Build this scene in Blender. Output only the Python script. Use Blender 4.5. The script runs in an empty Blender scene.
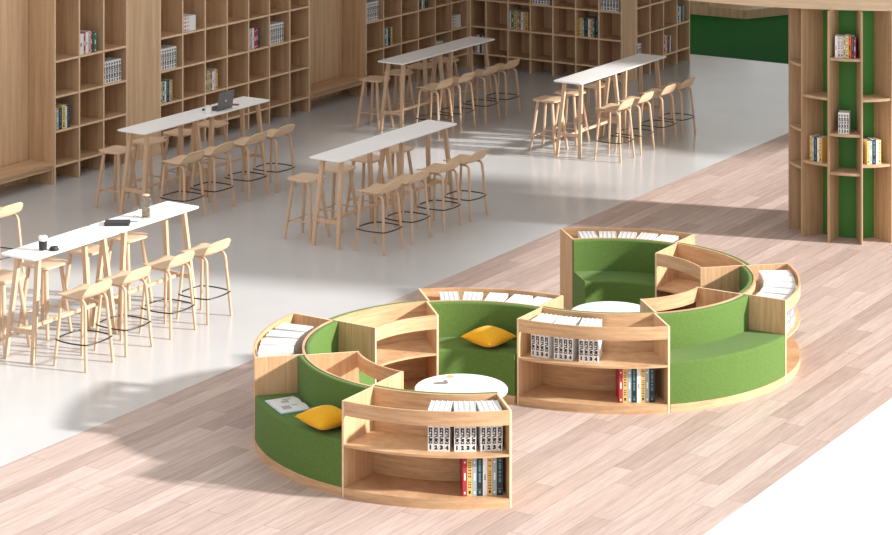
import bpy, bmesh, math, random
from mathutils import Matrix, Vector
random.seed(7)
D = bpy.data
SC = bpy.context.scene
COL = SC.collection
R = math.radians
PI = math.pi

# ---------------------------------------------------------------- materials
def nt(name):
    m = D.materials.new(name); m.use_nodes = True
    n = m.node_tree; b = n.nodes['Principled BSDF']
    return m, n, b

def plain(name, col, rough=.5, metal=0, spec=.5, **kw):
    m, n, b = nt(name)
    b.inputs['Base Color'].default_value = (*col, 1)
    b.inputs['Roughness'].default_value = rough
    b.inputs['Metallic'].default_value = metal
    b.inputs['Specular IOR Level'].default_value = spec
    for k, v in kw.items():
        b.inputs[k].default_value = v
    # faint procedural variation
    tc = n.nodes.new('ShaderNodeTexCoord'); ns = n.nodes.new('ShaderNodeTexNoise')
    ns.inputs['Scale'].default_value = 60
    n.links.new(tc.outputs['Object'], ns.inputs['Vector'])
    mr = n.nodes.new('ShaderNodeMapRange')
    mr.inputs['To Min'].default_value = max(0, rough-.04); mr.inputs['To Max'].default_value = min(1, rough+.04)
    n.links.new(ns.outputs['Fac'], mr.inputs['Value']); n.links.new(mr.outputs['Result'], b.inputs['Roughness'])
    return m

def wood(name, light, dark, scale, rough=.5, spec=.35):
    """scale: per-axis frequency; the small one is the grain direction"""
    m, n, b = nt(name)
    N = n.nodes.new; L = n.links.new
    tc = N('ShaderNodeTexCoord'); oi = N('ShaderNodeObjectInfo')
    off = N('ShaderNodeVectorMath'); off.operation = 'SCALE'
    cmb = N('ShaderNodeCombineXYZ')
    L(oi.outputs['Random'], cmb.inputs[0]); L(oi.outputs['Random'], cmb.inputs[1]); L(oi.outputs['Random'], cmb.inputs[2])
    L(cmb.outputs[0], off.inputs[0]); off.inputs['Scale'].default_value = 23
    add = N('ShaderNodeVectorMath'); add.operation = 'ADD'
    L(tc.outputs['Object'], add.inputs[0]); L(off.outputs[0], add.inputs[1])
    mp = N('ShaderNodeMapping'); L(add.outputs[0], mp.inputs['Vector'])
    mp.inputs['Scale'].default_value = scale
    n1 = N('ShaderNodeTexNoise'); n1.inputs['Scale'].default_value = 1; n1.inputs['Detail'].default_value = 6; n1.inputs['Roughness'].default_value = .62
    L(mp.outputs[0], n1.inputs['Vector'])
    mp2 = N('ShaderNodeMapping'); L(add.outputs[0], mp2.inputs['Vector'])
    mp2.inputs['Scale'].default_value = tuple(s*5 for s in scale)
    n2 = N('ShaderNodeTexNoise'); n2.inputs['Scale'].default_value = 1; n2.inputs['Detail'].default_value = 3
    L(mp2.outputs[0], n2.inputs['Vector'])
    mx = N('ShaderNodeMath'); mx.operation = 'MULTIPLY_ADD'
    L(n2.outputs['Fac'], mx.inputs[0]); mx.inputs[1].default_value = .35; L(n1.outputs['Fac'], mx.inputs[2])
    cr = N('ShaderNodeValToRGB'); cr.color_ramp.elements[0].position = .42; cr.color_ramp.elements[1].position = .86
    cr.color_ramp.elements[0].color = (*dark, 1); cr.color_ramp.elements[1].color = (*light, 1)
    L(mx.outputs[0], cr.inputs[0]); L(cr.outputs[0], b.inputs['Base Color'])
    b.inputs['Roughness'].default_value = rough; b.inputs['Specular IOR Level'].default_value = spec
    bp = N('ShaderNodeBump'); bp.inputs['Strength'].default_value = .06; bp.inputs['Distance'].default_value = .004
    L(mx.outputs[0], bp.inputs['Height']); L(bp.outputs[0], b.inputs['Normal'])
    return m

OL, OD = (.68, .445, .255), (.45, .255, .13)          # oak of the curved furniture
WL, WD = (.78, .545, .345), (.52, .335, .195)            # oak of the wall cases
M = {}
M['oak_h'] = wood('oak_ring', OL, OD, (3, 3, 34))
M['oak_v'] = wood('oak_upright', OL, OD, (30, 30, 1.6))
M['oak_flat'] = wood('oak_flat', OL, OD, (5, 22, 5))
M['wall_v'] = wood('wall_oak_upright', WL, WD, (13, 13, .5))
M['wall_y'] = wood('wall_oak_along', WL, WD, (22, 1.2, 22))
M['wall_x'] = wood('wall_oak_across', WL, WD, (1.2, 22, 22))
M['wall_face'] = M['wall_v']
M['wall_v'] = wood('wall_oak_shaded', (.68, .46, .28), (.44, .275, .155), (13, 13, .5))  # these three are wall oak darkened to hold the shade inside the cases
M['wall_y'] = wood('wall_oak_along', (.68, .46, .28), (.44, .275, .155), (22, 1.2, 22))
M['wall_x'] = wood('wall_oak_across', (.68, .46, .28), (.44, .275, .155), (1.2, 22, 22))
M['edge'] = wood('lit_oak_edge', (.86, .64, .43), (.72, .50, .31), (20, 20, 20))  # paler oak: light caught by the front edges is put into the colour
M['col_v'] = wood('column_oak_upright', (.56, .375, .225), (.36, .225, .125), (24, 24, .9))
M['col_f'] = wood('column_oak_shelf', (.60, .42, .26), (.40, .262, .155), (6, 24, 20))
M['canopy'] = wood('canopy_oak', (.74, .57, .40), (.58, .42, .27), (1.6, 1.6, 30))
M['beech'] = wood('beech_leg', (.66, .465, .315), (.53, .35, .22), (30, 30, 2.2))
M['beech_s'] = wood('beech_seat', (.70, .51, .355), (.57, .39, .25), (26, 3, 26))
M['ply'] = wood('plywood_shell', (.71, .52, .35), (.58, .40, .25), (26, 2.4, 26))
M['laminate'] = plain('white_laminate', (.92, .92, .915), .32)
M['lamedge'] = plain('laminate_edge', (.60, .58, .55), .5)
M['black'] = plain('black_wire', (.012, .012, .013), .4)
M['paper'] = plain('book_paper', (.72, .715, .70), .85)
M['white_cover'] = plain('white_cover', (.84, .84, .84), .45)
M['ink'] = plain('black_ink', (.015, .015, .017), .6)
M['red'] = plain('red_cover', (.42, .035, .055), .5)
M['redprint'] = plain('red_print', (.62, .05, .07), .5)
M['yellow_cover'] = plain('ochre_cover', (.72, .46, .15), .5)
M['cream_cover'] = plain('cream_cover', (.78, .62, .25), .5)
M['blue_cover'] = plain('pale_blue_cover', (.33, .42, .45), .5)
M['dark_cover'] = plain('near_black_cover', (.012, .022, .028), .45)
M['teal_cover'] = plain('teal_cover', (.03, .20, .24), .5)
M['tealprint'] = plain('teal_print', (.10, .24, .27), .5)
M['green_cover'] = plain('green_cover', (.03, .20, .07), .5)
M['sage_cover'] = plain('sage_cover', (.30, .38, .18), .5)
M['magenta_cover'] = plain('magenta_cover', (.40, .03, .13), .5)
M['orange_cover'] = plain('orange_cover', (.72, .14, .02), .5)
M['grey_cover'] = plain('grey_cover', (.30, .31, .32), .5)
M['pink_cover'] = plain('pinkish_white_cover', (.70, .60, .58), .5)
M['yellow_fab'] = None
M['blackmat'] = plain('matt_black', (.018, .018, .019), .55)
M['aluminium'] = plain('grey_aluminium', (.17, .167, .163), .38, .6)
M['keys'] = plain('dark_keys', (.03, .03, .032), .6)
M['silver'] = plain('light_logo', (.82, .82, .82), .3)
M['ceramic'] = plain('white_ceramic', (.82, .82, .81), .25)
M['coffee'] = plain('coffee_foam', (.62, .42, .25), .7)
M['foam'] = plain('milk_foam', (.85, .78, .68), .7)
M['leather'] = plain('brown_leather', (.25, .09, .045), .6)
M['water'] = plain('tea_water', (.36, .25, .16), .05, 0, .5, **{'Transmission Weight': .75, 'IOR': 1.33})
M['glass'] = plain('clear_glass', (.93, .95, .95), .03, 0, .5, **{'Transmission Weight': .97, 'IOR': 1.08})
M['inkgrey'] = plain('grey_ink_wash', (.25, .215, .20), .7)
M['inkorange'] = plain('orange_ink', (.85, .45, .16), .7)
M['tealpage'] = plain('teal_page_print', (.02, .33, .36), .6)
M['greyprint'] = plain('grey_page_print', (.16, .16, .17), .7)

def fabric(name, a, b_, sc=160, bump=.5, sheen=.08):
    m, n, b = nt(name)
    N = n.nodes.new; L = n.links.new
    tc = N('ShaderNodeTexCoord'); ns = N('ShaderNodeTexNoise')
    ns.inputs['Scale'].default_value = sc; ns.inputs['Detail'].default_value = 4; ns.inputs['Roughness'].default_value = .7
    L(tc.outputs['Object'], ns.inputs['Vector'])
    cr = N('ShaderNodeValToRGB'); cr.color_ramp.elements[0].position = .35; cr.color_ramp.elements[1].position = .68
    cr.color_ramp.elements[0].color = (*a, 1); cr.color_ramp.elements[1].color = (*b_, 1)
    L(ns.outputs['Fac'], cr.inputs[0]); L(cr.outputs[0], b.inputs['Base Color'])
    b.inputs['Roughness'].default_value = .95; b.inputs['Specular IOR Level'].default_value = .1
    b.inputs['Sheen Weight'].default_value = sheen; b.inputs['Sheen Roughness'].default_value = .5
    bp = N('ShaderNodeBump'); bp.inputs['Strength'].default_value = bump; bp.inputs['Distance'].default_value = .002
    L(ns.outputs['Fac'], bp.inputs['Height']); L(bp.outputs[0], b.inputs['Normal'])
    return m
M['felt'] = fabric('green_felt', (.072, .132, .026), (.142, .238, .064), 150)
M['yellow_fab'] = fabric('yellow_cloth', (.74, .36, .012), (.86, .46, .03), 90, .4)
M['carpet'] = fabric('green_carpet', (.012, .105, .016), (.018, .13, .022), 40, .3, 0)
M['greenpaint'] = plain('green_paint', (.045, .20, .028), .6)

def planks(name):
    m, n, b = nt(name)
    N = n.nodes.new; L = n.links.new
    def math_(op, a, c=None, d=None):
        x = N('ShaderNodeMath'); x.operation = op
        for i, v in enumerate((a, c, d)):
            if v is None: continue
            if isinstance(v, (int, float)): x.inputs[i].default_value = v
            else: L(v, x.inputs[i])
        return x.outputs[0]
    tc = N('ShaderNodeTexCoord'); sp = N('ShaderNodeSeparateXYZ'); L(tc.outputs['Object'], sp.inputs[0])
    W, LN = .1933, 1.75
    u = math_('DIVIDE', sp.outputs[0], W); row = math_('FLOOR', u); fu = math_('FRACT', u)
    wn = N('ShaderNodeTexWhiteNoise'); wn.noise_dimensions = '1D'; L(row, wn.inputs['W'])
    v = math_('ADD', math_('DIVIDE', sp.outputs[1], LN), math_('MULTIPLY', wn.outputs['Value'], 7.3))
    pid = math_('FLOOR', v); fv = math_('FRACT', v)
    c = N('ShaderNodeCombineXYZ'); L(row, c.inputs[0]); L(pid, c.inputs[1])
    wn2 = N('ShaderNodeTexWhiteNoise'); wn2.noise_dimensions = '2D'; L(c.outputs[0], wn2.inputs['Vector'])
    # grain, shifted per plank
    sh = N('ShaderNodeVectorMath'); sh.operation = 'SCALE'; L(wn2.outputs['Color'], sh.inputs[0]); sh.inputs['Scale'].default_value = 31
    ad = N('ShaderNodeVectorMath'); ad.operation = 'ADD'; L(tc.outputs['Object'], ad.inputs[0]); L(sh.outputs[0], ad.inputs[1])
    mp = N('ShaderNodeMapping'); mp.inputs['Scale'].default_value = (22, 1.3, 1); L(ad.outputs[0], mp.inputs['Vector'])
    g = N('ShaderNodeTexNoise'); g.inputs['Scale'].default_value = 1; g.inputs['Detail'].default_value = 7; g.inputs['Roughness'].default_value = .65
    g.inputs['Distortion'].default_value = .5; L(mp.outputs[0], g.inputs['Vector'])
    mp3 = N('ShaderNodeMapping'); mp3.inputs['Scale'].default_value = (90, 5, 1); L(ad.outputs[0], mp3.inputs['Vector'])
    g3 = N('ShaderNodeTexNoise'); g3.inputs['Scale'].default_value = 1; g3.inputs['Detail'].default_value = 3; L(mp3.outputs[0], g3.inputs['Vector'])
    cr = N('ShaderNodeValToRGB'); e = cr.color_ramp.elements
    e[0].position = 0; e[0].color = (.455, .338, .292, 1); e[1].position = 1; e[1].color = (.61, .48, .425, 1)
    x = e.new(.5); x.color = (.545, .42, .368, 1)
    L(wn2.outputs['Value'], cr.inputs[0])
    gr = N('ShaderNodeMapRange'); gr.inputs['From Min'].default_value = .33; gr.inputs['From Max'].default_value = .66
    gr.inputs['To Min'].default_value = .82; gr.inputs['To Max'].default_value = 1.08; L(g.outputs['Fac'], gr.inputs['Value'])
    gr3 = N('ShaderNodeMapRange'); gr3.inputs['From Min'].default_value = .3; gr3.inputs['From Max'].default_value = .7
    gr3.inputs['To Min'].default_value = .9; gr3.inputs['To Max'].default_value = 1.06; L(g3.outputs['Fac'], gr3.inputs['Value'])
    mul = math_('MULTIPLY', gr.outputs[0], gr3.outputs[0])
    # joints
    du = math_('MULTIPLY', math_('MINIMUM', fu, math_('SUBTRACT', 1, fu)), W)
    dv = math_('MULTIPLY', math_('MINIMUM', fv, math_('SUBTRACT', 1, fv)), LN)
    dm = math_('MINIMUM', du, dv)
    jm = N('ShaderNodeMapRange'); jm.inputs['From Min'].default_value = .001; jm.inputs['From Max'].default_value = .0042
    jm.inputs['To Min'].default_value = .55; jm.inputs['To Max'].default_value = 1; L(dm, jm.inputs['Value'])
    fac = math_('MULTIPLY', mul, jm.outputs[0])
    sc = N('ShaderNodeVectorMath'); sc.operation = 'SCALE'; L(cr.outputs[0], sc.inputs[0]); L(fac, sc.inputs['Scale'])
    L(sc.outputs[0], b.inputs['Base Color'])
    b.inputs['Roughness'].default_value = .55; b.inputs['Specular IOR Level'].default_value = .3
    return m
M['planks'] = planks('pale_wood_planks')

def concrete(name, a, b_, rough):
    m, n, b = nt(name)
    N = n.nodes.new; L = n.links.new
    tc = N('ShaderNodeTexCoord'); ns = N('ShaderNodeTexNoise')
    ns.inputs['Scale'].default_value = .8; ns.inputs['Detail'].default_value = 5
    L(tc.outputs['Object'], ns.inputs['Vector'])
    cr = N('ShaderNodeValToRGB'); cr.color_ramp.elements[0].position = .3; cr.color_ramp.elements[1].position = .7
    cr.color_ramp.elements[0].color = (*a, 1); cr.color_ramp.elements[1].color = (*b_, 1)
    L(ns.outputs['Fac'], cr.inputs[0]); L(cr.outputs[0], b.inputs['Base Color'])
    b.inputs['Roughness'].default_value = rough; b.inputs['Specular IOR Level'].default_value = .5
    return m
M['grey_floor'] = concrete('polished_grey_floor', (.545, .55, .555), (.585, .588, .59), .2)
M['white_floor'] = concrete('polished_white_floor', (.78, .78, .785), (.82, .82, .825), .35)

# ---------------------------------------------------------------- mesh builder
class MB:
    def __init__(s): s.v = []; s.f = []; s.m = []
    def add(s, vs, fs, mi=0):
        o = len(s.v); s.v += [tuple(v) for v in vs]
        s.f += [[i+o for i in f] for f in fs]; s.m += [mi]*len(fs); return s
    def box(s, x0, x1, y0, y1, z0, z1, mi=0, mat=None):
        vs = [Vector((x, y, z)) for z in (z0, z1) for y in (y0, y1) for x in (x0, x1)]
        if mat is not None: vs = [mat @ v for v in vs]
        return s.add(vs, [(0, 2, 3, 1), (4, 5, 7, 6), (0, 1, 5, 4), (1, 3, 7, 5), (3, 2, 6, 7), (2, 0, 4, 6)], mi)
    def rbox(s, x0, x1, y0, y1, z0, z1, r=.004, mi=0, mat=None):
        """box with chamfered vertical and top edges"""
        def ring(i, z):
            return [(x0+i+r, y0+i, z), (x1-i-r, y0+i, z), (x1-i, y0+i+r, z), (x1-i, y1-i-r, z), (x1-i-r, y1-i, z), (x0+i+r, y1-i, z), (x0+i, y1-i-r, z), (x0+i, y0+i+r, z)]
        vs = ring(r, z0)+ring(0, z0+r)+ring(0, z1-r)+ring(r, z1)
        vs = [Vector(v) for v in vs]
        if mat is not None: vs = [mat @ v for v in vs]
        fs = [tuple(range(7, -1, -1)), tuple(range(24, 32))]
        for k in range(3):
            for i in range(8):
                j = (i+1) % 8; a = k*8
                fs.append((a+i, a+j, a+8+j, a+8+i))
        return s.add(vs, fs, mi)
    def tube(s, pts, r, n=8, closed=False, mi=0, rect=None):
        """tube along pts; r number or list; rect=(w,h) for a rectangular section"""
        P = [Vector(p) for p in pts]; k = len(P)
        rr = r if isinstance(r, (list, tuple)) else [r]*k
        vs = []
        prev = None
        for i, p in enumerate(P):
            if closed: t = P[(i+1) % k]-P[i-1]
            else: t = P[min(i+1, k-1)]-P[max(i-1, 0)]
            t.normalize()
            if prev is None:
                ref = Vector((0, 0, 1)) if abs(t.z) < .9 else Vector((0, 1, 0))
                a = t.cross(ref).normalized()
            else:
                a = (prev - t*prev.dot(t)).normalized()
            prev = a; b = t.cross(a).normalized()
            if rect:
                w, h = rect; q = rr[i]
                for (u, v) in ((-w, -h), (w, -h), (w, h), (-w, h)): vs.append(p+a*u*q+b*v*q)
            else:
                for j in range(n):
                    an = 2*PI*j/n; vs.append(p+(a*math.cos(an)+b*math.sin(an))*rr[i])
        nn = 4 if rect else n
        fs = []
        for i in range(k if closed else k-1):
            A = i*nn; B = ((i+1) % k)*nn
            for j in range(nn):
                j2 = (j+1) % nn; fs.append((A+j, A+j2, B+j2, B+j))
        if not closed: fs += [tuple(range(nn-1, -1, -1)), tuple((k-1)*nn+j for j in range(nn))]
        return s.add(vs, fs, mi)
    def lathe(s, prof, n=24, cx=0, cy=0, z=0, mi=0):
        vs = []; fs = []
        for (r, h) in prof:
            for j in range(n):
                a = 2*PI*j/n; vs.append((cx+r*math.cos(a), cy+r*math.sin(a), z+h))
        for i in range(len(prof)-1):
            for j in range(n):
                j2 = (j+1) % n; fs.append((i*n+j, i*n+j2, (i+1)*n+j2, (i+1)*n+j))
        fs += [tuple(range(n-1, -1, -1)), tuple((len(prof)-1)*n+j for j in range(n))]
        return s.add(vs, fs, mi)
    def arc(s, prof, a0, a1, cx=0, cy=0, n=None, mi=0):
        """sweep closed profile [(r,z)] (counterclockwise in r,z) about (cx,cy)"""
        n = n or max(3, int(abs(a1-a0)/2.2)); k = len(prof); vs = []; fs = []
        for i in range(n+1):
            a = R(a0+(a1-a0)*i/n)
            for (r, z) in prof: vs.append((cx+r*math.cos(a), cy+r*math.sin(a), z))
        for i in range(n):
            for j in range(k):
                j2 = (j+1) % k; fs.append((i*k+j2, i*k+j, (i+1)*k+j, (i+1)*k+j2))
        fs += [tuple(range(k)), tuple(n*k+j for j in range(k-1, -1, -1))]
        return s.add(vs, fs, mi)
    def build(s, name, mats, parent=None, at=None, smooth=35):
        """at: world point that becomes the local origin of the vertices"""
        me = D.meshes.new(name)
        o3 = Vector(at) if at else Vector((0, 0, 0))
        me.from_pydata([tuple(Vector(v)-o3) for v in s.v], [], s.f)
        if not isinstance(mats, (list, tuple)): mats = [mats]
        for m in mats: me.materials.append(m)
        me.polygons.foreach_set('material_index', s.m)
        bm = bmesh.new(); bm.from_mesh(me); bmesh.ops.recalc_face_normals(bm, faces=bm.faces); bm.to_mesh(me); bm.free()
        if smooth:
            me.shade_smooth(); me.set_sharp_from_angle(angle=R(smooth))
        o = D.objects.new(name, me); COL.objects.link(o)
        if parent is not None: o.parent = parent
        elif at: o.location = at
        return o

def tag(o, label, cat, group=None, kind=None):
    o['label'] = label; o['category'] = cat
    if group: o['group'] = group
    if kind: o['kind'] = kind
    return o
def thing(name, label, cat, loc=(0, 0, 0), rz=0, group=None):
    o = D.objects.new(name, None); COL.objects.link(o); o.empty_display_size = .1
    o.location = loc; o.rotation_euler = (0, 0, rz)
    return tag(o, label, cat, group)
def struct(o, label, cat='room'):
    o['kind'] = 'structure'; o['label'] = label; o['category'] = cat; return o
def dup(root, loc, rz=0, label=None, group=None):
    r = root.copy(); COL.objects.link(r); r.location = loc; r.rotation_euler = (0, 0, rz)
    if label: r['label'] = label
    if group: r['group'] = group
    for ch in list(root.children):
        c = ch.copy(); COL.objects.link(c); c.parent = r
        for g in list(ch.children):
            d = g.copy(); COL.objects.link(d); d.parent = c
    return r

ORD = ['first', 'second', 'third', 'fourth', 'fifth', 'sixth', 'seventh', 'eighth']

# ---------------------------------------------------------------- setting
XW0, XW1 = -13.93, -8.135
def slab(name, x0, x1, y0, y1, mat, label, z1=0):
    b = MB().box(x0, x1, y0, y1, -.12, z1)
    return struct(b.build(name, mat, smooth=0), label, 'floor')
slab('floor', -24, XW0, 8, 36.5, M['grey_floor'], 'polished grey floor under the bar tables')
slab('floor', XW0, XW1, 8, 36.5, M['planks'], 'strip of pale pinkish wood plank flooring under the curved seating')
slab('floor', XW1, 4, 8, 36.5, M['white_floor'], 'polished white floor at the lower right')
slab('floor', -24, 4, 36.5, 46, M['carpet'], 'green carpeted floor at the far end behind the column')

# ---------------------------------------------------------------- wall bookcases
ZB = [.245, .70, 1.16, 1.63]            # top faces of the boards
XF = -20.755                            # front plane of the left wall cases
DP = .45
TOP = 2.75
T = .028
def edged(b, k):
    b.m[k] = 1; return b
def case_y(name, label, ys, xf, boards, group=None):
    """bookcase whose front runs along Y, facing +X"""
    c = thing(name, label, 'bookcase', (xf-DP/2, (ys[0]+ys[-1])/2, 0), 0, group)
    at = tuple(c.location)
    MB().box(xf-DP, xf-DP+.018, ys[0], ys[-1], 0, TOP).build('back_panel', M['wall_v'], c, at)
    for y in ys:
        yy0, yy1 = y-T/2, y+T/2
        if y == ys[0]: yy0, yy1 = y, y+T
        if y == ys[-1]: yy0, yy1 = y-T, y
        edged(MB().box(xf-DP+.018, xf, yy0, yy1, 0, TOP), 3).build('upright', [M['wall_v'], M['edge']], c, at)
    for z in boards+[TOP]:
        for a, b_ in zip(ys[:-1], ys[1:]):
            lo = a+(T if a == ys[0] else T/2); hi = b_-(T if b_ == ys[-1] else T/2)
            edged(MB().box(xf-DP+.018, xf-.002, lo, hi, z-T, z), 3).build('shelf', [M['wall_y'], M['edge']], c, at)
    return c
def case_x(name, label, xs, yf, boards):
    c = thing(name, label, 'bookcase', ((xs[0]+xs[-1])/2, yf+DP/2, 0))
    at = tuple(c.location)
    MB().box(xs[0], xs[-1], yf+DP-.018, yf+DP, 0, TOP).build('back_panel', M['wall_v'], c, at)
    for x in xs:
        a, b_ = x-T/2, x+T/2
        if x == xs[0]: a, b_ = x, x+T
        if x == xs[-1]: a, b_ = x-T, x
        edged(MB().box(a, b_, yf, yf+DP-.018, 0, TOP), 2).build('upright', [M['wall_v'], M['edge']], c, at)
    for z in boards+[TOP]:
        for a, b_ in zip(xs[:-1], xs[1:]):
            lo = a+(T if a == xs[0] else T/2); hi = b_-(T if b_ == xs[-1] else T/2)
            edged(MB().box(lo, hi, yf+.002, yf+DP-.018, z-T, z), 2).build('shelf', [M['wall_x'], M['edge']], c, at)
    return c
S1 = [22.99, 23.485, 23.978, 24.47]
S2 = [25.16+.5125*i for i in range(8)]
S3 = [30.262+.5117*i for i in range(7)]
S4 = [-20.43-.38]+[-20.43+.435*i for i in range(7)]
S4[0] = XF+.001
S5 = [33.915+.4963*i for i in range(5)]
YB = 33.385
case_y('bookcase', 'three-column open oak bookcase at far left, between the wall bench and plain oak panel', S1, XF, ZB)
case_y('bookcase', 'long seven-column open oak bookcase behind the back-left bar table', S2, XF, ZB)
case_y('bookcase', 'six-column open oak bookcase ending in the room corner, right of the second bench', S3, XF, ZB)
case_x('bookcase', 'open oak bookcase across the back wall, facing the viewer', S4, YB, ZB)
case_y('bookcase', 'four-column open oak bookcase on the side of the block beside the green floor', S5, -17.84, ZB)

def panel(name, b, mat, label):
    return struct(b.build(name, mat, smooth=0), label, 'wall')
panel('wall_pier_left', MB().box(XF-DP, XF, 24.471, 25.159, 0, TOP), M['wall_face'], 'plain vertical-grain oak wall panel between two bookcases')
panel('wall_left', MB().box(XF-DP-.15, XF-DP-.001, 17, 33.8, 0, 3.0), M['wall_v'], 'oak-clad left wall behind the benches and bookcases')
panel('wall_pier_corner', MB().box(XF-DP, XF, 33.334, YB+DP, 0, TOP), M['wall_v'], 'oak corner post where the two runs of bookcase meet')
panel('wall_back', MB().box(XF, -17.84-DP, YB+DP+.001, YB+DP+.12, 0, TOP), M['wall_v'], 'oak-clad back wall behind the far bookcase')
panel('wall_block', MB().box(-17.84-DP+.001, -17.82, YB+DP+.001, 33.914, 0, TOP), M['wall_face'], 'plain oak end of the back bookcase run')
panel('wall_block_end', MB().box(-18.9, -17.84-DP-.001, YB+DP+.125, 35.9, 0, TOP), M['wall_v'], 'oak rear of the end bookcase block')

def niche(y0, y1, label):
    c = thing('wall_bench', label, 'bench', (XF-.2, (y0+y1)/2, 0)); at = tuple(c.location)
    f = .03
    MB().box(XF-.005-.9*DP, XF-.001, y0+f, y1-f, .255, .29).build('seat', M['wall_y'], c, at)
    MB().box(XF-.006, XF+.004, y0+f, y1-f, .235, .25).build('seat_edge', M['wall_y'], c, at)
    MB().box(XF-.40, XF-.004, y0+.002, y1-.002, .195, .228).build('bottom_board', M['wall_y'], c, at)
    for s, yy in ((0, y0+.002), (1, y1-f-.002)):
        MB().box(XF-DP+.02, XF+.0, yy, yy+f, .2285, TOP).build('side_frame', M['wall_v'], c, at)
        MB().box(XF-DP+.02, XF-.012, yy, yy+f, 0, .1945).build('leg_panel', M['wall_v'], c, at)
    MB().box(XF-DP+.001, XF-DP+.018, y0+.035, y1-.035, 0, TOP).build('back_panel', M['wall_face'], c, at)
    return c
niche(19.6, 22.988, 'long oak bench niche at the left edge, left of the three-column bookcase')
niche(28.75, 30.26, 'short oak bench niche between the long bookcase and the six-column bookcase')

# green floor steps
t = thing('step_block', 'low oak step with a slanted end standing on the green carpet', 'step', (-19.6, 40.9, 0)); at = tuple(t.location)
b = MB()
P = [(-22.5, 40.56), (-18.96, 40.56), (-18.0, 42.55), (-22.5, 42.55)]
b.add([(x, y, z) for z in (0, .17) for x, y in P], [(3, 2, 1, 0), (4, 5, 6, 7), (0, 1, 5, 4), (1, 2, 6, 5), (2, 3, 7, 6), (3, 0, 4, 7)])
b.build('step_body', M['wall_v'], t, at, smooth=0)
t2 = thing('step_block', 'taller oak block standing on the low step over the green carpet', 'step', (-20.9, 41.2, .17)); at = (-20.9, 41.2, .17)
MB().box(-22.5, -19.75, 40.565, 42.5, 0.1705, .95).build('block_body', M['wall_v'], t2, at, smooth=0)

# ---------------------------------------------------------------- books
def text_mesh(s, size, bold=0):
    c = D.curves.new('t', 'FONT'); c.body = s; c.size = size; c.offset = bold; c.align_x = 'LEFT'; c.resolution_u = 2
    o = D.objects.new('t', c); COL.objects.link(o)
    bpy.context.view_layer.update()
    dg = bpy.context.evaluated_depsgraph_get()
    me = D.meshes.new_from_object(o.evaluated_get(dg))
    vs = [v.co.copy() for v in me.vertices]; fs = [tuple(p.vertices) for p in me.polygons]
    D.objects.remove(o); D.meshes.remove(me); D.curves.remove(c)
    return vs, fs
TXT, TXF = text_mesh('A SZTUKI', .044, .0032)
DIG = {k: text_mesh(str(k), .042, .0036) for k in (1, 2, 3, 4)}
def bounds(vs):
    return min(v.x for v in vs), max(v.x for v in vs), min(v.y for v in vs), max(v.y for v in vs)

def series_letter(b, num, w, h, mi):
    """lettering on the spine plane y=-.0006, reading downwards, digit upright at the foot"""
    x0, x1, y0, y1 = bounds(TXT); L = x1-x0; zt = .238 if h > .32 else h-.018; s = (zt-.062)/L; cy = (y0+y1)/2
    sy = (w*.72)/(y1-y0)
    b.add([((v.y-cy)*sy, -.0006, zt-(v.x-x0)*s) for v in TXT], TXF, mi)
    vs, fs = DIG[num]; x0, x1, y0, y1 = bounds(vs)
    sx = (w*.62)/max(x1-x0, .022)
    b.add([((v.x-(x0+x1)/2)*sx, -.0006, .014+(v.y-y0)*(.038/(y1-y0))) for v in vs], fs, mi)

def marks(b, style, w, h, mi, rnd):
    """block-like illegible print on a spine"""
    z = h-.02
    if style == 'glyph':
        while z > .06:
            l = rnd.uniform(.008, .022)
            for k in range(2):
                xx = -w*.28+k*w*.3
                b.add([(xx, -.0006, z), (xx+w*.2, -.0006, z), (xx+w*.24, -.0006, z-l*.8), (xx+.002, -.0006, z-l*.6)], [(0, 3, 2, 1)], mi)
            z -= l+rnd.choice((.006, .006, .028))
        b.add([(-w*.2, -.0006, .045), (w*.2, -.0006, .045), (w*.2, -.0006, .02), (-w*.2, -.0006, .02)], [(0, 3, 2, 1)], mi)
    elif style == 'line':
        while z > .1:
            l = rnd.uniform(.010, .02)
            b.add([(-w*.17, -.0006, z), (w*.17, -.0006, z), (w*.17, -.0006, z-l), (-w*.17, -.0006, z-l)], [(0, 3, 2, 1)], mi)
            z -= l+.004+rnd.choice((0, 0, .01))
        b.add([(-w*.4, -.0006, .056), (w*.4, -.0006, .056), (w*.4, -.0006, .053), (-w*.4, -.0006, .053)], [(0, 3, 2, 1)], mi)
        b.add([(-w*.16, -.0006, .042), (w*.16, -.0006, .042), (w*.16, -.0006, .02), (-w*.16, -.0006, .02)], [(0, 3, 2, 1)], mi)
    elif style == 'bits':
        for zz, l in ((h*.9, .014), (h*.6, .06), (h*.12, .02)):
            b.add([(-w*.18, -.0006, zz), (w*.18, -.0006, zz), (w*.18, -.0006, zz-l), (-w*.18, -.0006, zz-l)], [(0, 3, 2, 1)], mi)
    elif style == 'title':
        for k in range(4):
            zz = h*.55-k*.012
            b.add([(-w*.2, -.0006, zz), (w*.2, -.0006, zz), (w*.2, -.0006, zz-.008), (-w*.2, -.0006, zz-.008)], [(0, 3, 2, 1)], mi)

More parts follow.
